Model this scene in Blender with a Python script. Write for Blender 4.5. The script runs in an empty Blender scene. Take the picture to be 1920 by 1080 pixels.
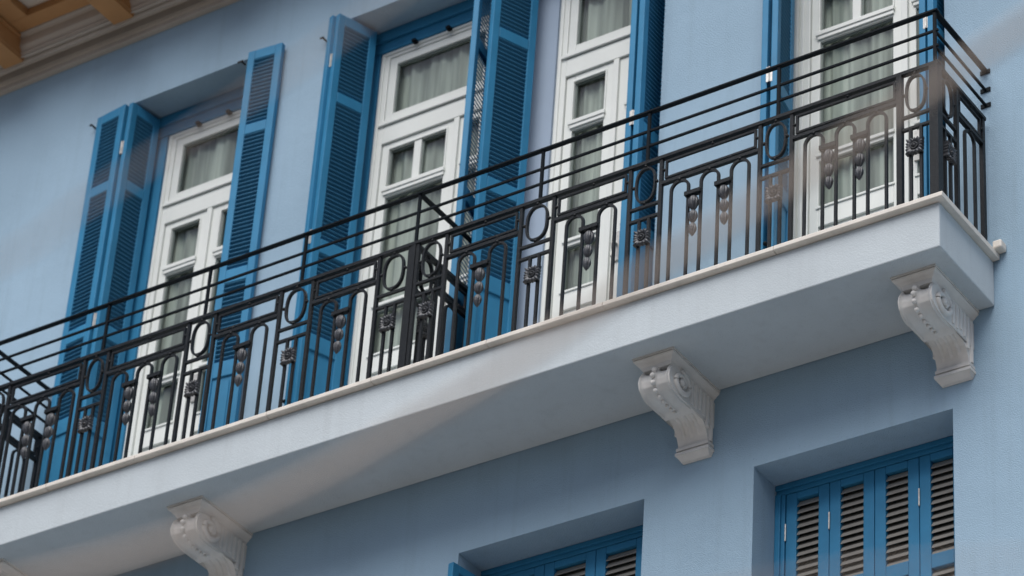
import bpy, bmesh, math, random
from mathutils import Vector, Matrix
random.seed(7)
PI = math.pi
S = bpy.context.scene

# ------------------------------------------------------------------ camera
cd = bpy.data.cameras.new('camera')
cam = bpy.data.objects.new('camera', cd)
S.collection.objects.link(cam)
cam.location = (5.7796, -11.6414, -9.392)
cam.rotation_euler = (2.1855, -0.0607, 0.5867)
cd.sensor_width = 36.0
cd.lens = 6527.69 / 1920 * 36.0
cd.clip_start = 0.2
cd.clip_end = 3000
cd.dof.use_dof = True
cd.dof.focus_distance = 15.7
cd.dof.aperture_fstop = 2.8
S.camera = cam

# ------------------------------------------------------------------ light
SUN_EL, SUN_AZ = math.radians(57), math.atan2(0.16, -1.0)      # azimuth as atan2(x, y) of the direction to the sun
w = bpy.data.worlds.new('World')
S.world = w
w.use_nodes = True
nt = w.node_tree
bg = nt.nodes['Background']
sky = nt.nodes.new('ShaderNodeTexSky')
sky.sky_type = 'NISHITA'
sky.sun_disc = False
sky.sun_elevation = SUN_EL
sky.sun_rotation = SUN_AZ
sky.air_density = 0.6
sky.dust_density = 3.0
sky.ozone_density = 1.0
nt.links.new(sky.outputs[0], bg.inputs[0])
bg.inputs[1].default_value = 0.05
sd = bpy.data.lights.new('sun', 'SUN')
sd.energy = 1.5
sd.angle = math.radians(56)
sd.color = (1.0, 1.0, 1.0)
sun = bpy.data.objects.new('sun', sd)
S.collection.objects.link(sun)
dsun = Vector((math.sin(SUN_AZ) * math.cos(SUN_EL), math.cos(SUN_AZ) * math.cos(SUN_EL), math.sin(SUN_EL)))
sun.rotation_euler = dsun.to_track_quat('Z', 'Y').to_euler()
sun.location = dsun * 40
S.view_settings.view_transform = 'Standard'
S.view_settings.look = 'None'
S.view_settings.exposure = 1.24
S.view_settings.gamma = 1.0
S.view_settings.use_curve_mapping = False
S.render.engine = 'CYCLES'
try:
    S.cycles.use_denoising = True
    S.cycles.denoiser = 'OPENIMAGEDENOISE'
except Exception:
    pass
S.cycles.max_bounces = 8
S.cycles.transparent_max_bounces = 16

# ------------------------------------------------------------------ materials
def mat(name, col, rough=0.6, spec=0.4, var=0.0, var_scale=3.0, bump=0.0, bump_scale=200.0, bump2=0.0, bump2_scale=20.0,
        metal=0.0, speck=None, streak=0.0, trans=0.0):
    m = bpy.data.materials.new(name)
    m.use_nodes = True
    t = m.node_tree
    b = t.nodes['Principled BSDF']
    L = t.links.new
    b.inputs['Roughness'].default_value = rough
    b.inputs['Specular IOR Level'].default_value = spec
    b.inputs['Metallic'].default_value = metal
    b.inputs['Base Color'].default_value = (*col, 1)
    tc = t.nodes.new('ShaderNodeTexCoord')
    src = tc.outputs['Object']
    cur = None
    def mix(fac_socket, c1, c2):
        n = t.nodes.new('ShaderNodeMix'); n.data_type = 'RGBA'
        L(fac_socket, n.inputs['Factor'])
        for k, c in ((6, c1), (7, c2)):
            if isinstance(c, tuple): n.inputs[k].default_value = (*c, 1)
            else: L(c, n.inputs[k])
        return n.outputs[2]
    def noise(scale, detail=4, rough_=0.55, vec=None):
        n = t.nodes.new('ShaderNodeTexNoise')
        n.inputs['Scale'].default_value = scale
        n.inputs['Detail'].default_value = detail
        n.inputs['Roughness'].default_value = rough_
        L(vec or src, n.inputs['Vector'])
        return n.outputs['Fac']
    def ramp(s, a, b_):
        r = t.nodes.new('ShaderNodeMapRange')
        r.inputs['From Min'].default_value = a
        r.inputs['From Max'].default_value = b_
        L(s, r.inputs['Value'])
        return r.outputs[0]
    if var > 0:
        dark = tuple(c * (1 - var) for c in col)
        lite = tuple(min(1, c * (1 + var * 0.6)) for c in col)
        cur = mix(ramp(noise(var_scale), 0.3, 0.7), dark, lite)
    if streak > 0:
        mp = t.nodes.new('ShaderNodeMapping')
        mp.inputs['Scale'].default_value = (9, 9, 0.5)
        L(src, mp.inputs['Vector'])
        f = ramp(noise(1.6, 5, 0.6, mp.outputs[0]), 0.52, 0.78)
        mm = t.nodes.new('ShaderNodeMath'); mm.operation = 'MULTIPLY'
        L(f, mm.inputs[0]); mm.inputs[1].default_value = streak
        cur = mix(mm.outputs[0], cur if cur else tuple(col), tuple(c * 0.55 + d for c, d in zip(col, (0.02, 0.015, 0.008))))
    if speck:
        sc, th, sc_col = speck
        f = ramp(noise(sc, 2, 0.5), th, th + 0.04)
        cur = mix(f, cur if cur else tuple(col), sc_col)
    if cur: L(cur, b.inputs['Base Color'])
    if bump > 0 or bump2 > 0:
        bn = None
        for st, s in ((bump2, bump2_scale), (bump, bump_scale)):
            if st <= 0: continue
            n = t.nodes.new('ShaderNodeBump')
            n.inputs['Strength'].default_value = st
            n.inputs['Distance'].default_value = 0.004 if s > 60 else 0.012
            L(noise(s, 3), n.inputs['Height'])
            if bn: L(bn, n.inputs['Normal'])
            bn = n.outputs[0]
        L(bn, b.inputs['Normal'])
    return m

M = {}
M['wall'] = mat('blue stucco', (0.312, 0.440, 0.545), 0.9, 0.2, var=0.12, var_scale=0.9, bump=1.0, bump_scale=165, bump2=0.2, bump2_scale=9, streak=0.22, speck=(125, 0.685, (0.20, 0.29, 0.37)))
M['slab'] = mat('pale grey render', (0.500, 0.552, 0.575), 0.9, 0.2, var=0.06, var_scale=2.2, bump=0.5, bump_scale=150, bump2=0.15, bump2_scale=8, streak=0.20, speck=(170, 0.68, (0.36, 0.40, 0.42)))
M['marble'] = mat('cream marble', (0.69, 0.645, 0.575), 0.55, 0.4, var=0.12, var_scale=7, bump=0.1, bump_scale=120, streak=0.35)
M['plaster'] = mat('ivory painted plaster', (0.68, 0.665, 0.63), 0.7, 0.3, var=0.10, var_scale=9, bump=0.12, bump_scale=90, streak=0.15)
M['iron'] = mat('black painted iron', (0.013, 0.0155, 0.018), 0.38, 0.12, var=0.3, var_scale=40, bump=0.5, bump_scale=230, speck=(300, 0.70, (0.10, 0.09, 0.08)))
M['cast'] = mat('highlight lightened cast iron', (0.055, 0.059, 0.066), 0.36, 0.4, var=0.35, var_scale=60, bump=0.4, bump_scale=260, speck=(260, 0.64, (0.14, 0.14, 0.145)))  # colour lightened to stand in for highlights on the castings
M['steel'] = mat('black rail paint', (0.008, 0.011, 0.014), 0.45, 0.05, var=0.2, var_scale=20, bump=0.08, bump_scale=160)
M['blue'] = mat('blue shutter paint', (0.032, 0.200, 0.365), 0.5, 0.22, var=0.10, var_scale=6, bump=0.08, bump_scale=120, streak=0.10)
M['slat'] = mat('shade darkened slat blue', (0.028, 0.155, 0.28), 0.55, 0.22, var=0.12, var_scale=9)  # shutter blue darkened to paint in the shade under the slats
M['slatgrey'] = mat('grey taupe slat', (0.225, 0.215, 0.19), 0.65, 0.3, var=0.12, var_scale=9)  # grey taupe on the lower window slats, tone varying at random
M['white'] = mat('white joinery paint', (0.74, 0.765, 0.725), 0.45, 0.4, var=0.05, var_scale=4, bump=0.04, bump_scale=90, streak=0.06)
M['gasket'] = mat('grey green glazing seal', (0.16, 0.19, 0.175), 0.6, 0.3)
M['hinge'] = mat('galvanised hinge', (0.50, 0.49, 0.46), 0.42, 0.5, metal=0.35, var=0.25, var_scale=60)
M['orange'] = mat('ochre painted timber', (0.47, 0.24, 0.095), 0.7, 0.3, var=0.10, var_scale=5, bump=0.1, bump_scale=80)
M['cornice'] = mat('taupe moulding', (0.47, 0.415, 0.355), 0.8, 0.25, var=0.10, var_scale=4, bump=0.1, bump_scale=90)
M['cream'] = mat('cream soffit board', (0.60, 0.52, 0.43), 0.8, 0.2, var=0.05, var_scale=3)
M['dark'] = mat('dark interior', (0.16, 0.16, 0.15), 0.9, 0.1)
M['ground'] = mat('pale bounce paving', (0.385, 0.36, 0.335), 0.9, 0.2, var=0.12, var_scale=0.6, bump=0.2, bump_scale=20)
M['cable'] = mat('tan cable sheath', (0.52, 0.435, 0.36), 0.6, 0.3)
M['lilac'] = mat('lilac blue render', (0.35, 0.43, 0.53), 0.9, 0.2, var=0.05, var_scale=2, bump=0.2, bump_scale=140)

M['catch'] = mat('dark iron catch', (0.02, 0.019, 0.018), 0.6, 0.15)
def glass():
    m = bpy.data.materials.new('window glass'); m.use_nodes = True
    t = m.node_tree; t.nodes.clear()
    o = t.nodes.new('ShaderNodeOutputMaterial'); mx = t.nodes.new('ShaderNodeMixShader')
    tr = t.nodes.new('ShaderNodeBsdfTransparent'); gl = t.nodes.new('ShaderNodeBsdfGlossy'); lw = t.nodes.new('ShaderNodeLayerWeight')
    lw.inputs[0].default_value = 0.5
    p5 = t.nodes.new('ShaderNodeMath'); p5.operation = 'POWER'; p5.inputs[1].default_value = 5.0
    ma = t.nodes.new('ShaderNodeMath'); ma.operation = 'MULTIPLY_ADD'; ma.inputs[1].default_value = 0.92; ma.inputs[2].default_value = 0.08
    tr.inputs[0].default_value = (0.88, 0.935, 0.905, 1)
    gl.inputs['Roughness'].default_value = 0.02
    L = t.links.new
    L(lw.outputs['Facing'], p5.inputs[0]); L(p5.outputs[0], ma.inputs[0]); L(ma.outputs[0], mx.inputs[0])
    L(tr.outputs[0], mx.inputs[1]); L(gl.outputs[0], mx.inputs[2]); L(mx.outputs[0], o.inputs[0])
    # slightly wavy old panes
    tc = t.nodes.new('ShaderNodeTexCoord'); n = t.nodes.new('ShaderNodeTexNoise'); n.inputs['Scale'].default_value = 5; bp = t.nodes.new('ShaderNodeBump')
    bp.inputs['Strength'].default_value = 0.05; bp.inputs['Distance'].default_value = 0.02
    L(tc.outputs['Object'], n.inputs['Vector']); L(n.outputs['Fac'], bp.inputs['Height']); L(bp.outputs[0], gl.inputs['Normal'])
    return m
M['glass'] = glass()
def sheer():                       # sheer cloth: random denser and clearer bands, standing in for the shading of folds
    m = bpy.data.materials.new('sheer curtain cloth'); m.use_nodes = True
    t = m.node_tree; t.nodes.clear(); L = t.links.new
    o = t.nodes.new('ShaderNodeOutputMaterial'); mx = t.nodes.new('ShaderNodeMixShader'); m2 = t.nodes.new('ShaderNodeMixShader')
    d = t.nodes.new('ShaderNodeBsdfDiffuse'); tl = t.nodes.new('ShaderNodeBsdfTranslucent'); tr = t.nodes.new('ShaderNodeBsdfTransparent')
    d.inputs[0].default_value = (0.62, 0.64, 0.59, 1); tl.inputs[0].default_value = (0.6, 0.6, 0.55, 1)
    mx.inputs[0].default_value = 0.12
    tc = t.nodes.new('ShaderNodeTexCoord'); mp = t.nodes.new('ShaderNodeMapping'); mp.inputs['Scale'].default_value = (1, 1, 0.04)
    n = t.nodes.new('ShaderNodeTexNoise'); n.inputs['Scale'].default_value = 13; n.inputs['Detail'].default_value = 3
    r = t.nodes.new('ShaderNodeMapRange'); r.inputs['From Min'].default_value = 0.35; r.inputs['From Max'].default_value = 0.65
    r.inputs['To Min'].default_value = 0.02; r.inputs['To Max'].default_value = 0.62
    L(tc.outputs['Object'], mp.inputs['Vector']); L(mp.outputs[0], n.inputs['Vector']); L(n.outputs['Fac'], r.inputs['Value']); L(r.outputs[0], m2.inputs[0])
    L(d.outputs[0], mx.inputs[1]); L(tl.outputs[0], mx.inputs[2]); L(mx.outputs[0], m2.inputs[1]); L(tr.outputs[0], m2.inputs[2]); L(m2.outputs[0], o.inputs[0])
    return m
M['sheer'] = sheer()

# ------------------------------------------------------------------ mesh helpers
class MB:
    def __init__(s): s.v = []; s.f = []
    def add(s, vs, fs):
        o = len(s.v); s.v += [tuple(p) for p in vs]; s.f += [tuple(o + i for i in f) for f in fs]
        return s
    def box(s, x0, x1, y0, y1, z0, z1):
        vs = [(x, y, z) for x in (x0, x1) for y in (y0, y1) for z in (z0, z1)]
        return s.add(vs, [(0, 1, 3, 2), (4, 6, 7, 5), (0, 4, 5, 1), (2, 3, 7, 6), (0, 2, 6, 4), (1, 5, 7, 3)])
    def quad(s, a, b, c, d): return s.add([a, b, c, d], [(0, 1, 2, 3)])
    def prism_x(s, prof, x0, x1):                 # prof: closed (y, z) outline
        n = len(prof)
        vs = [(x0, y, z) for y, z in prof] + [(x1, y, z) for y, z in prof]
        fs = [(i, (i + 1) % n, n + (i + 1) % n, n + i) for i in range(n)]
        fs += [tuple(range(n - 1, -1, -1)), tuple(range(n, 2 * n))]
        return s.add(vs, fs)
    def sweep(s, path, t, d, closed=False, y0=0.0):   # path in (u, z); t in-plane thickness, d depth along y
        n = len(path); vs = []
        for i in range(n):
            p = Vector(path[i])
            if closed: a, b = Vector(path[i - 1]), Vector(path[(i + 1) % n])
            else: a, b = Vector(path[max(i - 1, 0)]), Vector(path[min(i + 1, n - 1)])
            e1 = (p - a).normalized() if (p - a).length > 1e-9 else (b - p).normalized()
            e2 = (b - p).normalized() if (b - p).length > 1e-9 else e1
            n1, n2 = Vector((-e1.y, e1.x)), Vector((-e2.y, e2.x))
            k = (n1 + n2); k = k / max(0.3, k.length_squared) * 2
            q, r = p + k * t / 2, p - k * t / 2
            vs += [(q.x, y0 - d / 2, q.y), (q.x, y0 + d / 2, q.y), (r.x, y0 + d / 2, r.y), (r.x, y0 - d / 2, r.y)]
        fs = []
        for i in range(n if closed else n - 1):
            j = (i + 1) % n
            for k in range(4):
                fs.append((4 * i + k, 4 * i + (k + 1) % 4, 4 * j + (k + 1) % 4, 4 * j + k))
        if not closed: fs += [(3, 2, 1, 0), (4 * n - 4, 4 * n - 3, 4 * n - 2, 4 * n - 1)]
        return s.add(vs, fs)
    def tube(s, pts, r, n=8):
        pts = [Vector(p) for p in pts]; vs = []; fs = []
        up = Vector((0, 0, 1))
        for i, p in enumerate(pts):
            d = (pts[min(i + 1, len(pts) - 1)] - pts[max(i - 1, 0)]).normalized()
            a = d.cross(up)
            a = a.normalized() if a.length > 1e-4 else Vector((1, 0, 0))
            b = a.cross(d).normalized()
            rr = r[i] if isinstance(r, (list, tuple)) else r
            for k in range(n):
                q = 2 * PI * k / n
                vs.append(p + a * math.cos(q) * rr + b * math.sin(q) * rr)
        for i in range(len(pts) - 1):
            for k in range(n):
                fs.append((i * n + k, i * n + (k + 1) % n, (i + 1) * n + (k + 1) % n, (i + 1) * n + k))
        fs += [tuple(range(n - 1, -1, -1)), tuple((len(pts) - 1) * n + k for k in range(n))]
        return s.add(vs, fs)
    def ball(s, c, r, seg=8, rings=5, sx=1, sy=1, sz=1):
        vs = [(c[0], c[1], c[2] + r * sz)]; fs = []
        for i in range(1, rings):
            ph = PI * i / rings
            for k in range(seg):
                q = 2 * PI * k / seg
                vs.append((c[0] + r * sx * math.sin(ph) * math.cos(q), c[1] + r * sy * math.sin(ph) * math.sin(q), c[2] + r * sz * math.cos(ph)))
        vs.append((c[0], c[1], c[2] - r * sz)); last = len(vs) - 1
        for k in range(seg): fs.append((0, 1 + k, 1 + (k + 1) % seg))
        for i in range(rings - 2):
            a = 1 + i * seg
            for k in range(seg): fs.append((a + k, a + seg + k, a + seg + (k + 1) % seg, a + (k + 1) % seg))
        a = 1 + (rings - 2) * seg
        for k in range(seg): fs.append((a + k, last, a + (k + 1) % seg))
        return s.add(vs, fs)
    def mesh(s, name, m, smooth=False, recalc=True):
        me = bpy.data.meshes.new(name)
        me.from_pydata(s.v, [], s.f)
        me.materials.append(M[m] if isinstance(m, str) else m)
        if recalc: bm = bmesh.new(); bm.from_mesh(me); bmesh.ops.recalc_face_normals(bm, faces=bm.faces); bm.to_mesh(me); bm.free()
        if smooth:
            me.polygons.foreach_set('use_smooth', [True] * len(me.polygons))
        return me

def link(name, me, parent=None, loc=(0, 0, 0), rz=0.0, bevel=0.0, seg=2):
    o = bpy.data.objects.new(name, me)
    S.collection.objects.link(o)
    o.location = loc; o.rotation_euler = (0, 0, rz)
    if parent: o.parent = parent
    if bevel > 0:
        b = o.modifiers.new('bevel', 'BEVEL'); b.width = bevel; b.segments = seg; b.limit_method = 'ANGLE'; b.angle_limit = math.radians(40)
    return o
def part(name, mb, m, parent, bevel=0.0, smooth=False, loc=(0, 0, 0), rz=0.0, recalc=True):
    return link(name, mb.mesh(name, m, smooth, recalc), parent, loc, rz, bevel)
def thing(name, label, cat, loc=(0, 0, 0), rz=0.0, group=None):
    o = bpy.data.objects.new(name, None)
    S.collection.objects.link(o)
    o.location = loc; o.rotation_euler = (0, 0, rz); o.empty_display_size = 0.1
    o['label'] = label; o['category'] = cat
    if group: o['group'] = group
    return o
def tag(o, label, cat, group=None):
    o['label'] = label; o['category'] = cat
    if group: o['group'] = group
    return o

# ------------------------------------------------------------------ measures (metres; x along the facade, z = 0 on the balcony coping)
D, H, OV = 0.530, 0.275, 0.033
YR = -D + 0.02                # centre line of the railing
ZI, ZT = 0.79, 1.10
GROUND = -11.1
# openings: x0, x1, z0, z1
OPEN_UP = [(-5.545, -4.50, 0.0, 3.027), (-4.035, -2.955, 0.0, 3.027), (-2.885, -1.853, 0.0, 3.027), (-1.262, -0.235, 0.0, 3.027)]
OPEN_LOW = [(-1.2476, -0.2202, -2.75, -0.758), (-2.90, -1.8425, -2.75, -0.758)]
REV = 0.19                    # depth of the reveal in front of the joinery

# ------------------------------------------------------------------ ground
M['asphalt'] = mat('asphalt', (0.05, 0.05, 0.052), 0.95, 0.2, var=0.2, var_scale=0.8, bump=0.2, bump_scale=30)
rd = link('road', MB().quad((-300, -300, GROUND - 0.12), (300, -300, GROUND - 0.12), (300, 300, GROUND - 0.12), (-300, 300, GROUND - 0.12)).mesh('road', 'asphalt'))
rd['kind'] = 'structure'
g = link('bounce_pavement', MB().box(-60, 60, -8.2, 6, GROUND - 0.13, GROUND).mesh('bounce_pavement', 'ground'))  # unseen paving, made pale and wide to bounce light up under the slab
g['kind'] = 'structure'

# ------------------------------------------------------------------ the house: wall, cornice, eaves
house = thing('townhouse', 'light blue rendered house wall with recessed openings under an ochre bracketed eave', 'house')
def wall_mesh():
    mb = MB()
    ops = OPEN_UP + OPEN_LOW
    X0, X1, Z0, Z1 = -9.5, 5.0, GROUND, 3.80
    xs = sorted({X0, X1, *[o[0] for o in ops], *[o[1] for o in ops]})
    zs = sorted({Z0, Z1, *[o[2] for o in ops], *[o[3] for o in ops]})
    for i in range(len(xs) - 1):
        for j in range(len(zs) - 1):
            cx, cz = (xs[i] + xs[i + 1]) / 2, (zs[j] + zs[j + 1]) / 2
            if any(o[0] < cx < o[1] and o[2] < cz < o[3] for o in ops): continue
            mb.quad((xs[i], 0, zs[j]), (xs[i + 1], 0, zs[j]), (xs[i + 1], 0, zs[j + 1]), (xs[i], 0, zs[j + 1]))
    T = 0.42
    for a, b, c, d in ops:
        mb.quad((a, 0, c), (a, T, c), (a, T, d), (a, 0, d)); mb.quad((b, 0, c), (b, 0, d), (b, T, d), (b, T, c))
        mb.quad((a, 0, d), (a, T, d), (b, T, d), (b, 0, d)); mb.quad((a, 0, c), (b, 0, c), (b, T, c), (a, T, c))
    return mb
wm = wall_mesh()
bpy_me = wm.mesh('wall', 'wall')
bm = bmesh.new(); bm.from_mesh(bpy_me); bmesh.ops.remove_doubles(bm, verts=bm.verts, dist=1e-5)
bmesh.ops.recalc_face_normals(bm, faces=bm.faces); bm.to_mesh(bpy_me); bm.free()
link('wall', bpy_me, house)
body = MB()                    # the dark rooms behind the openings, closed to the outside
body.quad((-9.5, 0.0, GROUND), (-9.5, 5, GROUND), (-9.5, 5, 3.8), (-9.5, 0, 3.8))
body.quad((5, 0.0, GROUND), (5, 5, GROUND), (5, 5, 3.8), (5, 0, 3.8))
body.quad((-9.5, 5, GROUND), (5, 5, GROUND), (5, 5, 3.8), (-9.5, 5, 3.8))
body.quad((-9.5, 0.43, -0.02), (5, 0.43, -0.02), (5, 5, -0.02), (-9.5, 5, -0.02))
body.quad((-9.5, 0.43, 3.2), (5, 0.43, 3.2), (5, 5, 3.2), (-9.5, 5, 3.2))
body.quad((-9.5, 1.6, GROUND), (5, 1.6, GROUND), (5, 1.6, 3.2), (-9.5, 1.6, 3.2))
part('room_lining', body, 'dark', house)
prof = [(0.02, 3.512), (-0.034, 3.512), (-0.036, 3.518), (-0.030, 3.524), (-0.030, 3.550), (-0.042, 3.554), (-0.044, 3.562), (-0.040, 3.566), (-0.050, 3.567), (-0.052, 3.620),
        (-0.106, 3.622), (-0.109, 3.572), (-0.118, 3.570), (-0.121, 3.580), (-0.124, 3.583), (-0.126, 3.604), (-0.146, 3.606), (-0.148, 3.594), (-0.156, 3.596), (-0.156, 3.606), (-0.150, 3.610), (-0.162, 3.616), (-0.162, 3.632), (-0.158, 3.637), (-0.170, 3.652), (-0.178, 3.664),
        (-0.180, 3.720), (-0.190, 3.732), (-0.204, 3.738), (-0.208, 3.752), (-0.208, 3.86), (0.02, 3.86)]
part('cornice', MB().prism_x(prof, -9.5, 5.0), 'cornice', house)
# ochre brackets and coffers
BX = [-5.655 + 0.85 * k for k in range(-4, 11)]
bprof = [(-0.126, 3.582), (-0.45, 3.582), (-0.48, 3.61), (-0.48, 3.74), (-0.126, 3.74)]
bracket_me = MB().prism_x(bprof, 0.0, 0.15)
bracket_me.prism_x([(-0.2, 3.72), (-0.47, 3.72), (-0.47, 3.736), (-0.2, 3.736)], 0.15, 0.17)
bracket_me.prism_x([(-0.126, 3.600), (-0.46, 3.600), (-0.46, 3.612), (-0.126, 3.612)], 0.15, 0.157)
bracket_me = bracket_me.mesh('eave_bracket', 'orange')
coffer = MB().box(0.15, 0.85, -0.31, -0.207, 3.742, 3.80).box(0.15, 0.85, -0.52, -0.47, 3.742, 3.80)
coffer.box(0.15, 0.305, -0.47, -0.31, 3.742, 3.80).box(0.695, 0.85, -0.47, -0.31, 3.742, 3.80)
coffer_me = coffer.mesh('coffer_frame', 'orange')
board_me = MB().box(0.28, 0.72, -0.50, -0.29, 3.803, 3.82).mesh('soffit_board', 'cream')
for x in BX:
    link('eave_bracket', bracket_me, house, (x, 0, 0), bevel=0.006)
    link('coffer_frame', coffer_me, house, (x, 0, 0), bevel=0.004)
    link('soffit_board', board_me, house, (x, 0, 0))
part('eave', MB().box(-9.5, 5, -0.54, 5.0, 3.865, 4.0), 'orange', house)

# ------------------------------------------------------------------ balcony slab, coping stones, corbels
XL = -8.4
balcony = thing('balcony', 'long pale grey balcony slab with cream coping stones jutting from the blue wall', 'balcony')
slab = part('slab', MB().box(XL, 0, -D, -0.002, -H, -0.030), 'slab', balcony, bevel=0.006)
joints = [OV, -0.835, -1.76, -2.42, -3.10, -3.74, -4.58, -5.17, -5.85, -6.6, -7.4, XL]
for i in range(len(joints) - 1):
    a, b = joints[i + 1] + 0.0012, joints[i] - 0.0012
    prof_c = [(-D - OV, -0.006), (-D - OV + 0.004, 0.0), (-0.004, 0.0), (-0.004, -0.0295), (-D - OV + 0.004, -0.0295), (-D - OV, -0.024)]
    part('coping_stone', MB().prism_x(prof_c, a, b), 'marble', balcony, bevel=0.0025, loc=(0, random.uniform(-.001, .001), random.uniform(-.0008, .0008)))
spout = MB().box(OV - 0.012, OV + 0.034, -0.058, -0.001, 0.0015, 0.046)
tag(part('drain_stub', spout, 'marble', None, bevel=0.008), 'small cream stub with rounded edges on the wall at the right end of the coping', 'drain stub')

def corbel_meshes():
    # front outline of the scroll from under the cap to the base (y, z); x is measured from the corbel's centre
    raw = [(-0.350, -0.338), (-0.383, -0.352), (-0.401, -0.380), (-0.406, -0.412), (-0.396, -0.442), (-0.370, -0.464), (-0.333, -0.476), (-0.29, -0.480),
           (-0.245, -0.478), (-0.205, -0.475), (-0.178, -0.478), (-0.164, -0.482), (-0.160, -0.464), (-0.135, -0.463), (-0.105, -0.474), (-0.078, -0.497),
           (-0.058, -0.528), (-0.046, -0.560), (-0.044, -0.575)]
    # resample
    pts = [Vector(p) for p in raw]; L = [0]
    for i in range(1, len(pts)): L.append(L[-1] + (pts[i] - pts[i - 1]).length)
    def at(s):
        s *= L[-1]
        for i in range(1, len(pts)):
            if s <= L[i] or i == len(pts) - 1:
                return pts[i - 1].lerp(pts[i], (s - L[i - 1]) / (L[i] - L[i - 1]))
    NS, NX = 84, 44
    belt = (L[10]) / L[-1]
    HW = 0.080
    mb = MB(); vs = []
    for i in range(NS + 1):
        s = i / NS; p = at(s); q = at(min(1, s + 0.004)) - at(max(0, s - 0.004)); q.normalize()
        nrm = Vector((q.y, -q.x))
        if nrm.x > 0.9: nrm = -nrm
        for k in range(NX + 1):
            u = k / NX * 2 - 1; d = 0.0
            if s < belt:
                e = abs(u)
                fade = min(1, (belt - s) / 0.05)
                q = (e - 0.47) / 0.35
                if abs(q) < 1: d += 0.010 * fade * math.sqrt(1 - q * q)
                if 0.83 < e < 0.90: d -= 0.008 * fade
                if e <= 0.10: d -= 0.004 * fade
            else:
                r = (s - belt) / (1 - belt)
                for c in (-0.5, 0.0, 0.5):
                    a = abs(u - c) / 0.12
                    lo, hi = 0.16, 0.80
                    if a < 1 and lo < r < hi:
                        d -= 0.009 * math.sqrt(1 - a * a) * min(1, (r - lo) / 0.05, (hi - r) / 0.10)
            taper = 1.0 + (0.06 if s < belt else 0.0)
            pp = p + nrm * -d
            vs.append((u * HW * taper, pp.x, pp.y))
    fs = [(i * (NX + 1) + k, i * (NX + 1) + k + 1, (i + 1) * (NX + 1) + k + 1, (i + 1) * (NX + 1) + k) for i in range(NS) for k in range(NX)]
    mb.add(vs, fs)
    for k in (0, NX):                                  # the two cheeks
        for i in range(NS):
            a, b = vs[i * (NX + 1) + k], vs[(i + 1) * (NX + 1) + k]
            ya, yb = 0.01, 0.01
            mb.quad(a, b, (b[0], yb, b[2]), (a[0], ya, a[2]))
    mb.quad(vs[0], vs[NX], (HW, 0.01, -0.338), (-HW, 0.01, -0.338))
    body = mb.mesh('scroll', 'plaster')
    bmm = bmesh.new(); bmm.from_mesh(body); bmesh.ops.remove_doubles(bmm, verts=bmm.verts, dist=1e-4); bmesh.ops.recalc_face_normals(bmm, faces=bmm.faces)
    bmm.to_mesh(body); bmm.free()
    for p in body.polygons: p.use_smooth = True
    try: body.set_sharp_from_angle(angle=math.radians(50))
    except Exception: pass
    # cap: fillet, cyma, band
    cap = MB()
    def ring(o, z0, z1, o2=None):
        o2 = o if o2 is None else o2
        x0, x1 = 0.084 + o, 0.084 + o2
        y0, y1 = -0.392 - o, -0.392 - o2
        vs = [(-x0, y0, z0), (x0, y0, z0), (x0, 0.004, z0), (-x0, 0.004, z0), (-x1, y1, z1), (x1, y1, z1), (x1, 0.004, z1), (-x1, 0.004, z1)]
        cap.add(vs, [(0, 1, 2, 3), (7, 6, 5, 4), (0, 4, 5, 1), (1, 5, 6, 2), (2, 6, 7, 3), (3, 7, 4, 0)])
    ring(0.030, -0.2745, -0.284)
    ring(0.020, -0.2842, -0.289, 0.020)
    ring(0.027, -0.2892, -0.296, 0.024); ring(0.024, -0.2962, -0.309, 0.006); ring(0.010, -0.3092, -0.318, -0.001); ring(-0.002, -0.3182, -0.337, -0.010)
    cap = cap.mesh('cap', 'plaster')
    # base
    base = MB().box(-0.087, 0.087, -0.053, 0.005, -0.588, -0.572).box(-0.077, 0.077, -0.042, 0.005, -0.598, -0.5882).box(-0.091, 0.091, -0.056, 0.005, -0.612, -0.5982)
    base.add([(-0.086, -0.050, -0.6122), (0.086, -0.050, -0.6122), (0.086, 0.005, -0.6122), (-0.086, 0.005, -0.6122), (-0.076, -0.020, -0.634), (0.076, -0.020, -0.634), (0.076, 0.005, -0.634), (-0.076, 0.005, -0.634)],
             [(0, 1, 2, 3), (7, 6, 5, 4), (0, 4, 5, 1), (1, 5, 6, 2), (2, 6, 7, 3), (3, 7, 4, 0)])
    base = base.mesh('foot', 'plaster')
    # volutes: a spiral ridge round a button, on each cheek
    vol = []
    for sgn in (-1, 1):
        v = MB(); pts3 = []; rad = []
        cy, cz = -0.305, -0.405
        for i in range(72):
            a = i / 71 * 2.9 * PI + 0.5 * PI; r = 0.074 * (1 - i / 71 * 0.72)
            pts3.append((sgn * (HW * 1.06 + 0.002 + 0.008 * i / 71), cy - r * math.cos(a) * 1.05, cz + r * math.sin(a) * 0.86)); rad.append(0.0150 - 0.005 * i / 71)
        v.tube(pts3, rad, 8)
        v.ball((sgn * (HW * 1.06 + 0.008), cy, cz), 0.020, 10, 6, sx=0.75)
        vol.append(v.mesh('volute', 'plaster', True))
    # side fluting: upright half round ribs between volute and wall
    ribs = []
    for sgn in (-1, 1):
        for k in range(6):
            y = -0.205 + k * 0.036
            zb = -0.565
            for (ya, za), (yb, zb_) in zip(raw[7:], raw[8:]):
                if ya <= y <= yb: zb = za + (zb_ - za) * (y - ya) / (yb - ya) + 0.016
            ribs.append(MB().tube([(sgn * HW, y, -0.34), (sgn * HW, y, zb)], 0.0125, 8).mesh('rib', 'plaster'))
    beads = []
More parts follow.
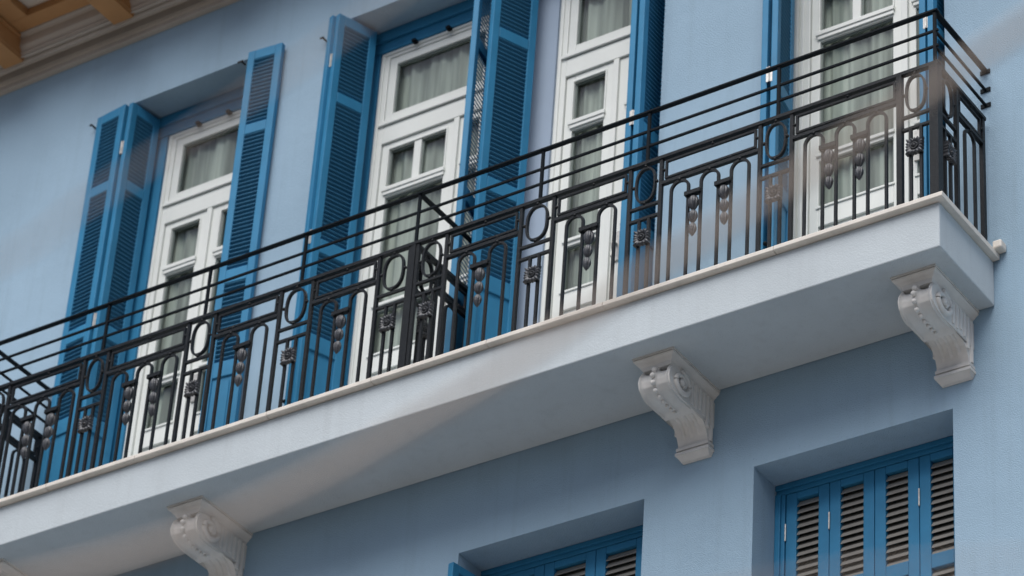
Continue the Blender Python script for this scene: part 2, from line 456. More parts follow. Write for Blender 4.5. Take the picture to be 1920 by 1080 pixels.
    for i in range(10):
        p = at(0.035 + i * belt * 0.094)
        q = at(0.04 + i * belt * 0.094) - at(0.03 + i * belt * 0.094)
        n = Vector((q.y, -q.x)).normalized()
        beads.append((0.0, p.x + n.x * 0.012, p.y + n.y * 0.012, 0.0145 - 0.0006 * i))
    return body, cap, base, vol, ribs, beads
cb_body, cb_cap, cb_base, cb_vol, cb_rib, cb_beads = corbel_meshes()
bead_me = MB().ball((0, 0, 0), 1.0, 10, 6).mesh('bead', 'plaster', True)
def corbel(x, label):
    t = thing('corbel', label, 'corbel', (x, 0, 0), group='scrolled corbels under the balcony')
    link('cap', cb_cap, t); link('scroll', cb_body, t); link('foot', cb_base, t)
    for v in cb_vol: link('volute', v, t)
    for v in cb_rib: link('rib', v, t)
    for bx, by, bz, r in cb_beads:
        o = link('bead', bead_me, t, (bx, by, bz)); o.scale = (r, r, r)
    return t
corbel(-0.193, 'ivory scrolled corbel at the right end of the balcony, beside the slab corner')
corbel(-1.556, 'ivory scrolled corbel under the middle of the balcony, between the two lower windows')
corbel(-4.327, 'ivory scrolled corbel at the lower left behind a blurred tan cable')
corbel(-5.640, 'ivory scrolled corbel cut off by the left edge, farthest left under the balcony')

# ------------------------------------------------------------------ wrought iron railing
def stud(mb, u, z, r=0.0075): mb.ball((u, -0.006, z), r, 8, 5)
ME = {}
def box_me(key, *b, m='iron'):
    if key not in ME: ME[key] = MB().box(*b).mesh(key.split('|')[0], m)
    return ME[key]
def oval_me():
    if 'oval' not in ME:
        a, b, n = 0.053, 0.100, 40
        path = []
        for i in range(n):
            q = 2 * PI * i / n; c, s_ = math.cos(q), math.sin(q); e = 2 / 2.5
            path.append((a * math.copysign(abs(c) ** e, c), b * math.copysign(abs(s_) ** e, s_)))
        mb = MB().sweep(path, 0.010, 0.018, True)
        for u, z in ((a + 0.012, 0), (-a - 0.012, 0), (0, b + 0.012), (0, -b - 0.012)): stud(mb, u, z, 0.0095)
        ME['oval'] = mb.mesh('oval_ring', 'iron')
    return ME['oval']
def rosette_me():
    if 'ros' not in ME:
        NA, NR = 72, 16; vs = [(0, -0.024, 0)]; fs = []
        for j in range(1, NR + 1):
            r = j / NR
            for i in range(NA):
                q = 2 * PI * i / NA
                diag = abs(math.cos(2 * (q + PI / 4))) ** 0.8       # corner leaves
                side = abs(math.cos(2 * q)) ** 2
                R = 0.0405 / max(abs(math.cos(q)), abs(math.sin(q))) ** 0.95 * (1 + 0.05 * math.cos(16 * q))
                rr = r * R
                h = 0.010
                if rr < 0.009: h = 0.024 - 10 * rr * rr * 10
                elif rr < 0.013: h = 0.008
                elif rr < 0.018: h = 0.018
                elif rr < 0.0205: h = 0.009
                else:
                    t_ = (rr - 0.0205) / max(1e-4, R - 0.0205)
                    h = 0.010 + 0.009 * math.sin(min(1, t_) * PI * 0.75) + 0.0035 * math.cos(16 * q) * t_
                vs.append((rr * math.cos(q), -h, rr * math.sin(q)))
        for i in range(NA): fs.append((0, 1 + i, 1 + (i + 1) % NA))
        for j in range(NR - 1):
            for i in range(NA):
                a = 1 + j * NA
                fs.append((a + i, a + NA + i, a + NA + (i + 1) % NA, a + (i + 1) % NA))
        off = len(vs); a = 1 + (NR - 1) * NA
        for i in range(NA):
            v = vs[a + i]; vs.append((v[0], 0.006, v[2]))
        for i in range(NA): fs.append((a + i, off + i, off + (i + 1) % NA, a + (i + 1) % NA))
        fs.append(tuple(range(off, off + NA)))
        ME['ros'] = MB().add(vs, fs).mesh('rosette', 'cast')
    return ME['ros']
def pendant_me():
    if 'pend' not in ME:
        mb = MB(); z = 0.0
        for R, hh, tip in ((0.0265, 0.092, 0.55), (0.0235, 0.080, 0.6), (0.0205, 0.078, 0.9)):
            NA, NR = 24, 10; vs = []; fs = []
            for j in range(NR + 1):
                t_ = j / NR
                pr = math.sin(PI * (t_ ** 0.85)) ** 0.72 if 0 < t_ < 1 else 0.0
                if j == NR: pr = 0.05
                for i in range(NA):
                    q = 2 * PI * i / NA
                    rr = max(0.003, R * pr * (1 + 0.10 * math.cos(8 * q + 2.2 * t_)))
                    vs.append((rr * math.cos(q), rr * math.sin(q) * 0.9, z - hh * t_))
            for j in range(NR):
                for i in range(NA): fs.append((j * NA + i, (j + 1) * NA + i, (j + 1) * NA + (i + 1) % NA, j * NA + (i + 1) % NA))
            fs += [tuple(range(NA)), tuple(NR * NA + i for i in range(NA))]
            mb.add(vs, fs); z -= hh * 0.93
        ME['pend'] = mb.mesh('pendant', 'cast', False)
    return ME['pend']
def arch_me(wd):
    k = 'arch%.4f' % wd
    if k not in ME:
        r = wd / 2; zc = 0.607 - r
        path = [(-r, 0.001)] + [(r * math.cos(PI - PI * i / 14), zc + r * math.sin(PI - PI * i / 14)) for i in range(15)] + [(r, 0.001)]
        mb = MB().sweep(path, 0.013, 0.014)
        stud(mb, 0, 0.6125, 0.009)
        ME[k] = mb.mesh('arch_bar', 'iron')
    return ME[k]
def rect_me(wd):
    k = 'rect%.4f' % wd
    if k not in ME:
        a = wd / 2
        mb = MB().sweep([(-a, 0.653), (a, 0.653), (a, 0.752), (-a, 0.752)], 0.011, 0.013, True)
        for u, z in ((-a - 0.011, 0.70), (a + 0.011, 0.70), (-a * 0.45, 0.643), (a * 0.45, 0.643), (0.05 * a, 0.762)): stud(mb, u, z, 0.0085)
        ME[k] = mb.mesh('oblong_frame', 'iron')
    return ME[k]
class Run:                        # a run of railing along local u, placed by origin and angle
    def __init__(s, owner, ox, oy, rz): s.o = owner; s.ox, s.oy, s.rz = ox, oy, rz
    def put(s, name, me, u, z=0.0):
        c, n = math.cos(s.rz), math.sin(s.rz)
        return link(name, me, s.o, (s.ox + u * c, s.oy + u * n, z), s.rz)
    def post(s, u, wd=0.0165):
        s.put('post', box_me('post|%.4f' % wd, -wd / 2, wd / 2, -wd / 2, wd / 2, 0.001, ZI - 0.0185), u)
    def bar(s, name, u0, u1, z, hgt=0.014, dep=0.016, m='iron'):
        L_ = u1 - u0
        s.put(name, box_me('%s|%.4f%.4f%.4f' % (name, L_, hgt, dep), 0, L_, -dep / 2, dep / 2, -hgt / 2, hgt / 2, m=m), u0, z)
    def unit(s, u0, u1):          # oval above, rosette below, between two posts
        c = (u0 + u1) / 2
        sc = (u1 - u0 - 0.045) / 0.13
        o = s.put('oval_ring', oval_me(), c, 0.650); o.scale = (min(1.12, max(0.85, sc)), 1, 1)
        s.bar('cross_bar', u0 + 0.008, u1 - 0.008, 0.523); s.bar('cross_bar', u0 + 0.008, u1 - 0.008, 0.451)
        for k in (-0.0265, 0.0265): s.put('baluster', box_me('baluster', -0.007, 0.007, -0.007, 0.007, 0.001, 0.444), c + k)
        r = s.put('rosette', rosette_me(), c, 0.333); c2, n2 = math.cos(s.rz), math.sin(s.rz)
        r.location = (r.location.x + 0.006 * n2, r.location.y - 0.006 * c2, 0.333)
        r.rotation_euler = (0, random.uniform(-0.06, 0.06), s.rz)
    def bay(s, u0, u1, n):        # oblong above, n arches with pendants between them
        W = u1 - u0
        s.bar('cross_bar', u0 + 0.008, u1 - 0.008, 0.626, 0.018, 0.022)
        s.put('oblong_frame', rect_me(round(W - 0.055, 3)), (u0 + u1) / 2)
        a = 0.096 if n > 1 else 0.095
        gap = {3: 0.070, 2: 0.088, 1: 0}[n]
        mg = (W - n * a - (n - 1) * gap) / 2
        for k in range(n):
            c = u0 + mg + a / 2 + k * (a + gap)
            s.put('arch_bar', arch_me(a), c)
            if k < n - 1:
                q = c + a / 2 + gap / 2
                s.put('collar_bar', box_me('collar_bar|%.3f' % gap, -gap / 2 - 0.013, gap / 2 + 0.004, -0.019, 0.011, -0.011, 0.011), q, 0.505)
                p = s.put('pendant', pendant_me(), q - 0.004, 0.494)
                p.rotation_euler = (random.uniform(-.03, .03), random.uniform(-.04, .04), s.rz + random.uniform(-.4, .4))

railing = thing('balcony_railing', 'long black wrought iron balcony railing with ovals, arches, rosettes and pendants', 'railing')
F = Run(railing, 0, YR, 0)
PX = [-0.205, -0.776, -0.947, -1.494, -1.669, -2.108, -2.301, -2.744, -2.920]
PX2 = [-2.968, -3.157, -3.572, -3.775, -4.2, -4.375, -4.913, -5.076, -5.597, -5.770]
PX3 = [-5.818, -5.99, -6.43, -6.60, -7.14, -7.31, -7.75, -7.92]
F.post(-0.022, 0.045); F.unit(-0.205, -0.042)
for i, p in enumerate(PX): F.post(p, 0.027 if i == 0 else 0.018)
for i, p in enumerate(PX2): F.post(p, 0.018)
for i, p in enumerate(PX3): F.post(p, 0.018)
F.post(-2.944, 0.026); F.post(-5.794, 0.026)
for a, b, n in ((-0.776, -0.205, 3), (-1.494, -0.947, 3), (-2.108, -1.669, 2), (-2.744, -2.301, 2), (-3.572, -3.157, 2), (-4.2, -3.775, 2), (-4.913, -4.375, 3), (-5.597, -5.076, 3), (-6.43, -5.99, 2), (-7.14, -6.60, 3), (-7.75, -7.31, 2)):
    F.bay(a, b, n)
for a, b in ((-0.947, -0.776), (-1.669, -1.494), (-2.301, -2.108), (-2.920, -2.744), (-3.157, -2.968), (-3.775, -3.572), (-4.375, -4.2), (-5.076, -4.913), (-5.770, -5.597), (-5.99, -5.818), (-6.60, -6.43), (-7.31, -7.14)):
    F.unit(a, b)
F.bar('handrail', XL, 0.002, ZI - 0.009, 0.018, 0.028)
F.bar('guard_rail', XL, -0.004, ZT - 0.005, 0.009, 0.027, 'steel')
F.bar('guard_rail', XL, -0.004, 0.978, 0.0105, 0.012, 'steel'); F.bar('guard_rail', XL, -0.004, 0.886, 0.0105, 0.012, 'steel')
for u in (-0.022, -0.853, -1.578, -2.197, -2.941, -3.655, -4.281, -4.964, -5.80, -6.55, -7.3):
    F.put('stanchion', box_me('stanchion', -0.0075, 0.0075, -0.0065, 0.0065, ZI + 0.0005, ZT - 0.0098, m='steel'), u)
R_ = Run(railing, -0.022, 0, PI / 2)                       # the return at the right end, u is world y
R_.unit(-0.482, -0.318); R_.post(-0.310, 0.020); R_.bay(-0.310, -0.050, 1); R_.post(-0.050, 0.022)
R_.bar('handrail', YR + 0.0145, -0.030, ZI - 0.009, 0.018, 0.028)
R_.bar('guard_rail', YR + 0.0145, -0.004, ZT - 0.005, 0.009, 0.027, 'steel')
for z in (0.978, 0.886): R_.bar('guard_rail', YR + 0.0075, -0.004, z, 0.0105, 0.012, 'steel')
for z in (ZT - 0.012, 0.978, 0.886):
    part('wall_plate', MB().box(-0.026, 0.026, -0.005, 0.0, -0.012, 0.012), 'steel', railing, loc=(-0.022, -0.0005, z))
# railing dividers across the balcony
for x0, lab in ((-2.944, 'black iron divider rail crossing the balcony between the two middle doors'), (-5.794, 'black iron divider rail crossing the balcony at the far left edge')):
    t = thing('divider_railing', lab, 'railing', group='dividers across the balcony')
    d = Run(t, x0, 0, PI / 2)
    d.bar('handrail', YR + 0.0145, -0.004, ZI - 0.009, 0.018, 0.028)
    d.bar('guard_rail', YR + 0.0145, -0.004, ZT - 0.005, 0.009, 0.027, 'steel')
    d.unit(-0.478, -0.318); d.post(-0.310, 0.020); d.bay(-0.310, -0.030, 1); d.post(-0.030, 0.020)
    if x0 < -5:
        for z in (0.978, 0.886): d.bar('guard_rail', YR + 0.0075, -0.004, z, 0.0105, 0.012, 'steel')
# ------------------------------------------------------------------ french doors
def curtain(x0, x1, z0, z1, y, label, seed, folds):
    rnd = random.Random(seed); NX, NZ = 90, 14; vs = []
    ph = [rnd.uniform(0, 6.28) for _ in range(4)]
    for j in range(NZ + 1):
        v = j / NZ
        for i in range(NX + 1):
            u = i / NX
            q = u * folds * 2 * PI
            d = 0.010 * math.sin(q + 0.9 * math.sin(q * 0.37 + ph[0])) * (0.75 + 0.25 * math.sin(v * 4 + ph[1])) + 0.006 * math.sin(q * 2.3 + ph[2] + v * 0.8)
            d += 0.008 * math.sin(u * 7 + ph[3]) * (1 - v)
            vs.append((x0 + (x1 - x0) * u + 0.006 * math.sin(v * 5 + q * .5), y + d, z0 + (z1 - z0) * v))
    fs = [(j * (NX + 1) + i, j * (NX + 1) + i + 1, (j + 1) * (NX + 1) + i + 1, (j + 1) * (NX + 1) + i) for j in range(NZ) for i in range(NX)]
    o = part('curtain', MB().add(vs, fs), 'sheer', None, smooth=True)
    tag(o, label, 'curtain', 'sheer curtains behind the balcony doors')

def door(op, x0, x1, xm, panes_left, panes_right, label, inner):
    t = thing('french_door', label, 'door', group='white balcony doors')
    yf = 0.222
    fw = 0.060
    fr = MB()                                       # fixed frame with its transom bar, stepped moulding
    fr.box(x0, x0 + fw, yf, yf + 0.052, 0.0, 2.90).box(x1 - fw, x1, yf, yf + 0.052, 0.0, 2.90)
    fr.box(x0 + fw, x1 - fw, yf, yf + 0.052, 2.845, 2.90).box(x0 + fw, x1 - fw, yf, yf + 0.052, 2.236, 2.352)
    fr.box(x0 + 0.010, x0 + 0.030, yf - 0.008, yf - 0.0005, 0.0, 2.885).box(x1 - 0.030, x1 - 0.010, yf - 0.008, yf - 0.0005, 0.0, 2.885).box(x0 + 0.031, x1 - 0.031, yf - 0.008, yf - 0.0005, 2.865, 2.885)
    part('frame', fr, 'white', t, bevel=0.004)
    # transom light
    sx0, sx1 = x0 + fw + 0.002, x1 - fw - 0.002
    ts = MB()
    def sash(mb, a, b, c, d, wd, y, dep, wb=None):
        wb = wb or wd
        mb.box(a, a + wd, y, y + dep, c, d).box(b - wd, b, y, y + dep, c, d).box(a + wd, b - wd, y, y + dep, d - wd, d).box(a + wd, b - wd, y, y + dep, c, c + wb)
    sash(ts, sx0, sx1, 2.355, 2.842, 0.050, yf + 0.006, 0.038, 0.085)
    ts.box(sx0 - 0.03, sx1 + 0.03, yf - 0.014, yf + 0.004, 2.358, 2.374).box(sx0 - 0.02, sx1 + 0.02, yf - 0.009, yf + 0.004, 2.3745, 2.392)
    tsh = part('transom_sash', ts, 'white', t, bevel=0.003)
    ga, gb = sx0 + 0.050, sx1 - 0.050
    def pane(a, b, c, d, owner, y):
        sm = MB(); sash(sm, a, b, c, d, 0.010, y - 0.006, 0.012)
        part('glazing_seal', sm, 'gasket', owner)
        part('pane', MB().quad((a + 0.002, y + 0.008, c + 0.002), (b - 0.002, y + 0.008, c + 0.002), (b - 0.002, y + 0.008, d - 0.002), (a + 0.002, y + 0.008, d - 0.002)), 'glass', owner, recalc=False)
    pane(ga, gb, 2.44, 2.792, tsh, yf + 0.024)
    # two leaves
    def leaf(a, b, np, swing):
        wide = b - a > 0.25
        sl, sr = (0.050, 0.075) if swing < 0 else ((0.075, 0.050) if wide else (0.050, 0.045))
        lf = MB(); y = yf + 0.014; dep = 0.034
        lf.box(a, a + sl, y, y + dep, 0.03, 2.232).box(b - sr, b, y, y + dep, 0.03, 2.232)
        i0, i1 = a + sl, b - sr
        for z0, z1 in ((2.188, 2.232), (1.862, 1.922), (1.102, 1.148), (0.70, 0.822), (0.03, 0.16)): lf.box(i0, i1, y, y + dep, z0, z1)
        lf.box(i0, i1, y + 0.014, y + 0.026, 0.16, 0.70).box(i0 + 0.03, i1 - 0.03, y + 0.006, y + 0.0135, 0.21, 0.65)
        # moulded sill under the small panes, and beads round the glass
        lf.box(i0 - 0.02, i1 + 0.012, y - 0.016, y - 0.0005, 1.896, 1.922).box(i0 - 0.012, i1 + 0.008, y - 0.010, y - 0.0005, 1.872, 1.8955)
        lf.box(i0 - 0.012, i1 + 0.008, y - 0.010, y - 0.0005, 1.124, 1.144).box(i0 - 0.012, i1 + 0.008, y - 0.007, y - 0.0005, 0.806, 0.820)
        for s_ in (-1, 1):
            e = i0 - 0.010 if s_ < 0 else i1
            lf.box(e, e + 0.010, y - 0.006, y - 0.0005, 1.923, 2.200)
        lf.box(i0 + 0.0005, i1 - 0.0005, y - 0.006, y - 0.0005, 2.188, 2.200)
        if np == 2:
            c = (i0 + i1) / 2
            lf.box(c - 0.024, c + 0.024, y, y + dep, 1.922, 2.188)
        o = part('door_leaf', lf, 'white', t, bevel=0.003)
        yp = y + 0.02
        if np == 2: pane(i0, c - 0.024, 1.922, 2.188, o, yp); pane(c + 0.024, i1, 1.922, 2.188, o, yp)
        else: pane(i0, i1, 1.922, 2.188, o, yp)
        pane(i0, i1, 1.148, 1.862, o, yp); pane(i0, i1, 0.822, 1.102, o, yp)
        return o
    l1 = leaf(x0 + fw + 0.003, xm - 0.002, panes_left, -1)
    l2 = leaf(xm + 0.002, x1 - fw - 0.003, panes_right, 1)
    part('cover_strip', MB().box(xm - 0.022, xm + 0.012, yf - 0.002, yf + 0.0135, 0.03, 2.232), 'white', l1, bevel=0.004)
    part('handle', MB().tube([(xm + 0.055, yf + 0.012, 1.00), (xm + 0.055, yf - 0.03, 1.00), (xm + 0.055, yf - 0.035, 0.98), (xm + 0.055, yf - 0.035, 0.90)], 0.008, 8).box(xm + 0.04, xm + 0.07, yf + 0.004, yf + 0.0135, 0.90, 1.08), 'hinge', l2)
    # shutter frame in the reveal: blue header and jambs, and the strip between it and the white frame
    a, b = op[0], op[1]
    sf = MB()
    sf.box(a + 0.001, b - 0.001, REV - 0.005, REV + 0.055, 2.955, 3.026).box(a + 0.001, b - 0.001, REV + 0.012, REV + 0.06, 2.885, 2.9545)
    sf.box(a + 0.001, a + 0.055, REV - 0.005, REV + 0.055, 0, 2.884).box(b - 0.055, b - 0.001, REV - 0.005, REV + 0.055, 0, 2.884)
    s = part('shutter_frame', sf, 'blue', t, bevel=0.004)
    for fx in (0.30, 0.58):                         # shutter catches under the header
        cx = x0 + (x1 - x0) * fx
        part('catch', MB().box(cx - 0.012, cx + 0.012, REV - 0.012, REV + 0.022, 2.868, 2.884).tube([(cx, REV + 0.004, 2.868), (cx, REV + 0.004, 2.855)], 0.006, 6), 'steel', s)
    il = MB().box(a + 0.0552, x0 - 0.0005, REV + 0.018, REV + 0.09, 0, 2.8845).box(x1 + 0.0005, b - 0.0552, REV + 0.018, REV + 0.09, 0, 2.8845)
    part('inner_jamb', il, inner, t)
    return t

DOORS = [
    (OPEN_UP[0], -5.405, -4.612, -5.010, 1, 1, 'white glazed double door behind half open blue shutters, leftmost of the four balcony doors', 'blue', 'sheer curtain behind the leftmost white balcony door'),
    (OPEN_UP[1], -3.882, -3.060, -3.310, 2, 1, 'white glazed door with a wide and a narrow leaf left of the middle balcony divider', 'blue', 'sheer curtain behind the wide leafed white door just left of the middle divider'),
    (OPEN_UP[2], -2.673, -1.930, -2.285, 1, 1, 'white glazed double door with single top panes right of the middle balcony divider', 'lilac', 'sheer curtain behind the white door just right of the middle divider'),
    (OPEN_UP[3], -1.174, -0.325, -0.567, 2, 1, 'white glazed door with a wide two pane leaf at the right end of the balcony', 'white', 'sheer curtain behind the white door nearest the balcony corner'),
]
for i, (op, x0, x1, xm, pl, pr, lab, inner, clab) in enumerate(DOORS):
    door(op, x0, x1, xm, pl, pr, lab, inner)
    curtain(x0 - 0.07, x1 + 0.03, 0.02, 3.02, 0.292, clab, 11 + i, 5.5 + i * 0.6)

# ------------------------------------------------------------------ louvred shutters
def slat_me(L_, sign, depth, m, th=0.0030, tilt=45):
    k = 'slat%.3f%d%.3f%s%d' % (L_, sign, depth, m, tilt)
    if k not in ME:
        a = math.radians(tilt); c, s_ = math.cos(a), math.sin(a)
        # exterior (-y * sign) edge low, interior edge high
        h, t2 = depth / 2, th / 2
        v = t2 / c                                  # ends cut upright, so the inner edge shows as a thin line
        pr = [(sign * -h * c, -h * s_ - v), (sign * h * c, h * s_ - v), (sign * h * c, h * s_ + v), (sign * -h * c, -h * s_ + v)]
        ME[k] = MB().prism_x(pr, 0, L_).mesh('slat', m)
    return ME[k]
LEAF_Z = dict(z0=0.03, z1=3.0, rails=[(2.932, 3.0), (2.392, 2.462), (1.372, 1.462), (0.752, 0.852), (0.03, 0.165)],
              louv=[(2.462, 2.932), (1.462, 2.392), (0.852, 1.372)], panel=(0.165, 0.752), pitch=0.0284, depth=0.0345, tilt=41)
LOW_Z = dict(z0=-2.70, z1=-0.812, rails=[(-0.850, -0.812), (-1.415, -1.342), (-2.06, -1.985), (-2.70, -2.60)],
             louv=[(-1.342, -0.850), (-1.985, -1.415)], panel=(-2.60, -2.06), pitch=0.0392, depth=0.048, tilt=57)
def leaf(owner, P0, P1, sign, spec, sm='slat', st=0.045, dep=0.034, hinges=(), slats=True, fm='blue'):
    """one shutter leaf from P0 to P1 (plan points on its centre plane); sign: +1 when the outer face is on local -y"""
    d = Vector((P1[0] - P0[0], P1[1] - P0[1])); W = d.length; rz = math.atan2(d.y, d.x)
    key = 'leaf%.3f%.3f%.3f%d%s' % (W, spec['z1'], st, sign, fm)
    if key not in ME:
        mb = MB(); h = dep / 2
        mb.box(0, st, -h, h, spec['z0'], spec['z1']).box(W - st, W, -h, h, spec['z0'], spec['z1'])
        for a, b in spec['rails']: mb.box(st, W - st, -h, h, a, b)
        ME[key] = mb.mesh('leaf', fm)
    o = link('leaf', ME[key], owner, (P0[0], P0[1], 0), rz, bevel=0.004)
    a, b = spec['panel']
    kp = key + 'p'
    if kp not in ME: ME[kp] = MB().box(st, W - st, -0.007, 0.007, a, b).box(st + 0.025, W - st - 0.025, -0.012, 0.012, a + 0.03, b - 0.03).mesh('panel', fm)
    link('panel', ME[kp], o)
    if slats:
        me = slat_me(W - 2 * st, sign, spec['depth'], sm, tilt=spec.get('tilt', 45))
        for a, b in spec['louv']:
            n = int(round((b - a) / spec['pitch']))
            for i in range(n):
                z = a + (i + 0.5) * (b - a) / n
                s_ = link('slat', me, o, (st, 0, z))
    return o, W, rz
hinge_me = MB().box(-0.0165, -0.0035, -0.0175, -0.0155, -0.046, 0.046).box(0.0035, 0.0165, -0.0175, -0.0155, -0.046, 0.046)
hinge_me.tube([(0, -0.0195, -0.046), (0, -0.0195, 0.046)], 0.0042, 8)
hinge_me = hinge_me.mesh('hinge', 'hinge')
def hinge_on(leaf_o, W, x, y, rz, zs):
    for z in zs:
        o = link('hinge', hinge_me, leaf_o, (x, y, z), rz)
def pair(label, leaves, sign, spec=LEAF_Z, hz=(1.47, 2.68), sm='slat', group='louvred shutters of the balcony doors', tipgap=0.0, no_slats=(), fold_hinge=True):
    t = thing('shutter', label, 'shutter', group=group)
    out = []
    for i, (P0, P1) in enumerate(leaves):
        o, W, rz = leaf(t, P0, P1, sign, spec, sm, slats=i not in no_slats)
        out.append((o, W, rz))
        if i == 0 and fold_hinge and len(leaves) > 1:
            # plates across the two front edges at the fold: local x = W is the front edge; the hinge faces along +x
            gap = Vector(leaves[1][0]) - Vector(P1)
            side = 1 if (gap.x * -math.sin(rz) + gap.y * math.cos(rz)) > 0 else -1
            for z in hz:
                link('hinge', hinge_me, o, (W - 0.0160, side * 0.0235, z), PI / 2)
    return t
def off(P, d, n):              # shift a plan point along a direction
    return (P[0] + d[0] * n, P[1] + d[1] * n)
T = 0.034
# door A, left pair: first leaf square to the wall, second folded back flat along the wall
pair('blue bifold shutter left of the leftmost door, outer leaf laid back along the wall',
     [((-5.468, 0.182), (-5.503, -0.036)), ((-5.534, -0.030), (-5.766, -0.003))], 1)
pair('blue shutter right of the leftmost door, its outer leaf parallel to the wall',
     [((-4.575, 0.182), (-4.606, -0.045)), ((-4.619, -0.055), (-4.394, -0.032))], -1, no_slats=(0,), fold_hinge=False)
# door B
pair('blue louvred shutter folded double at the left of the door left of the middle divider',
     [((-3.884, 0.150), (-3.973, -0.092)), ((-4.016, -0.098), (-3.938, 0.118))], 1, no_slats=())
pair('blue shutter seen nearly edge on by the middle divider, light showing through its slats',
     [((-3.058, 0.150), (-3.000, -0.105))], -1, spec=dict(LEAF_Z, tilt=54, depth=0.034))
# door C
pair('blue louvred shutter right of the middle divider, its inner face turned to the right',
     [((-2.772, 0.138), (-2.880, -0.118))], 1)
pair('blue louvred shutter folded double beside the bare blue wall at the middle of the balcony',
     [((-1.975, 0.150), (-1.965, -0.120)), ((-1.915, -0.122), (-1.915, 0.120))], -1)
# door D
pair('blue louvred shutter folded double against the bare wall left of the rightmost balcony door',
     [((-1.186, 0.160), (-1.142, -0.078)), ((-1.198, -0.080), (-1.218, 0.130))], 1)
pair('narrow blue louvred shutter folded double at the balcony corner, rightmost on the balcony',
     [((-0.322, 0.160), (-0.322, -0.068)), ((-0.276, -0.070), (-0.276, 0.150))], -1)

# lower windows: closed, grey slats in blue frames
def low_window(op, bounds, label, extra=None):
    t = thing('shuttered_window', label, 'window', group='closed louvred windows below the balcony')
    a, b, z0, z1 = op
    f = MB()
    y0 = REV + 0.002
    f.box(a + 0.001, b - 0.001, y0, y0 + 0.06, z1 - 0.028, z1 - 0.001).box(a + 0.001, b - 0.001, y0 + 0.012, y0 + 0.06, z1 - 0.052, z1 - 0.0282)
    f.box(a + 0.001, bounds[0] - 0.022, y0, y0 + 0.06, z0, z1 - 0.0525).box(bounds[0] - 0.0218, bounds[0] - 0.002, y0 + 0.010, y0 + 0.06, z0, z1 - 0.0525)
    f.box(bounds[-1] + 0.002, b - 0.001, y0, y0 + 0.06, z0, z1 - 0.0525)
    part('frame', f, 'blue', t, bevel=0.003)
    for i in range(len(bounds) - 1):
        o, W, rz = leaf(t, (bounds[i] + 0.0015, y0 + 0.034), (bounds[i + 1] - 0.0015, y0 + 0.034), 1, LOW_Z, 'slatgrey', st=0.056, dep=0.036)
        if i in (0, 1, 3):
            link('hinge', MEH, o, (0.0, -0.022, -1.02 if i != 3 else -1.03), 0)
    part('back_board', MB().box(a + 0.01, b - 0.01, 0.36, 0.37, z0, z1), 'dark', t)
    return t
MEH = MB().tube([(0, 0, -0.045), (0, 0, 0.045)], 0.0045, 8).mesh('hinge', 'hinge')
low_window(OPEN_LOW[0], [-1.196, -0.966, -0.732, -0.503, -0.275], 'closed blue louvred window with grey slats under the right end of the balcony')
low_window(OPEN_LOW[1], [-2.815, -2.535, -2.240, -1.955], 'closed blue louvred window with grey slats at the bottom centre of the picture')
pair('open blue shutter leaf at the bottom edge left of the centre lower window',
     [((-2.870, 0.185), (-2.905, -0.050))], 1, spec=dict(LOW_Z, z1=-0.835, rails=[(-0.88, -0.835)] + LOW_Z['rails'][1:], louv=[(-1.342, -0.88), (-1.985, -1.415)]), group='shutter leaves of the lower windows')

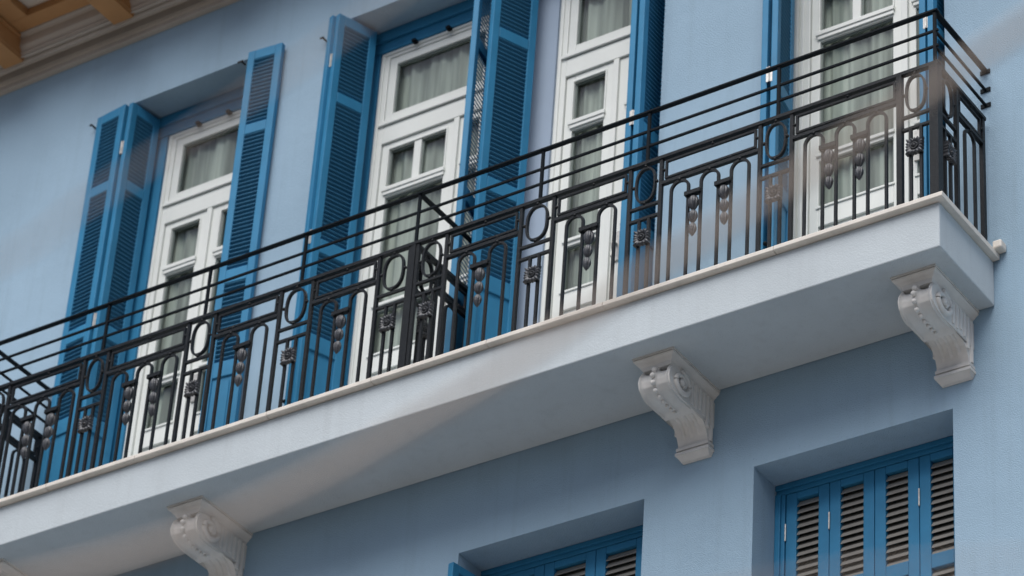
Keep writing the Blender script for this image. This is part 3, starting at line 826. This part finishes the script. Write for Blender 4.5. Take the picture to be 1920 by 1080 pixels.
# ------------------------------------------------------------------ small ironwork on the wall
def holdback(loc, label, dx=0.05):
    t = MB().box(-0.004, 0.004, -0.034, 0.0, -0.004, 0.004).box(-dx * 0.45, dx * 0.2, -0.041, -0.0345, -0.0045, 0.005)
    o = part('shutter_holdback', t, 'catch', None, loc=loc)
    tag(o, label, 'shutter catch', 'iron shutter catches on the wall')
holdback((-5.79, 0, 2.945), 'small black iron catch on the wall at the outer edge of the leftmost shutter', 0.03)
holdback((-4.665, -0.03, 2.955), 'small black iron catch at the top of the leaf right of the leftmost door', 0.06)
holdback((-4.11, 0, 2.925), 'small black iron catch on the wall left of the shutter folded double', 0.04)
for x, z, lab in ((-1.16, 0.42, 'thin iron wall tie with a knob behind the railing, left of the rightmost door'),
                  (-4.03, 0.42, 'thin iron wall tie with a knob behind the railing, between the two left doors')):
    o = part('wall_tie', MB().tube([(0, 0, 0), (0, -0.09, 0.004)], 0.004, 8).ball((0, -0.092, 0.004), 0.012, 8, 6), 'steel', None, loc=(x, 0, z))
    tag(o, lab, 'wall tie', 'iron wall ties')

# ------------------------------------------------------------------ cables strung across the street, close to the camera
def cable(pts, r, label):
    mb = MB(); P = [Vector(p) for p in pts]; out = []
    for i in range(len(P) - 1):
        p0, p1, p2, p3 = P[max(i - 1, 0)], P[i], P[i + 1], P[min(i + 2, len(P) - 1)]
        for k in range(8):
            t = k / 8
            out.append(0.5 * ((2 * p1) + (p2 - p0) * t + (2 * p0 - 5 * p1 + 4 * p2 - p3) * t * t + (3 * p1 - p0 - 3 * p2 + p3) * t ** 3))
    out.append(P[-1]); mb.tube(out, r, 10)
    tag(part('cable', mb, 'cable', None, smooth=True), label, 'cable', 'cables hanging across the street')
for pts, r, lab in (
    ([(3.2948, -10.0988, -8.0297), (3.6119, -9.9166, -7.9737), (3.8144, -9.8106, -7.926), (3.9176, -9.7612, -7.8966), (4.0348, -9.7087, -7.8588), (4.1533, -9.6681, -7.8063), (4.2259, -9.6485, -7.7681), (4.3125, -9.6259, -7.7216), (4.4438, -9.5992, -7.6426), (4.5502, -9.5746, -7.5818), (4.7464, -9.5332, -7.4652), (4.9891, -9.4817, -7.3214), (5.4134, -9.4001, -7.0602)], 0.0056, 'blurred tan cable running up across the balcony from lower left to upper right'),
    ([(3.305, -10.1175, -7.9997), (3.6605, -10.0053, -7.8313), (3.9751, -9.9138, -7.6731), (4.0363, -9.9018, -7.6358), (4.1083, -9.8858, -7.594), (4.1714, -9.8725, -7.5565), (4.3026, -9.8457, -7.4775), (4.6365, -9.7893, -7.2631)], 0.0022, 'blurred tan cable crossing the wall and shutter at the upper left'),
    ([(4.2484, -9.6867, -8.0528), (4.4446, -9.6009, -7.9874), (4.5816, -9.5312, -7.9528), (4.7061, -9.4567, -7.9342), (4.8499, -9.3641, -7.9203), (5.1637, -9.1377, -7.9179)], 0.0016, 'faint blurred tan cable along the bottom right edge')):
    cable(pts, r, lab)
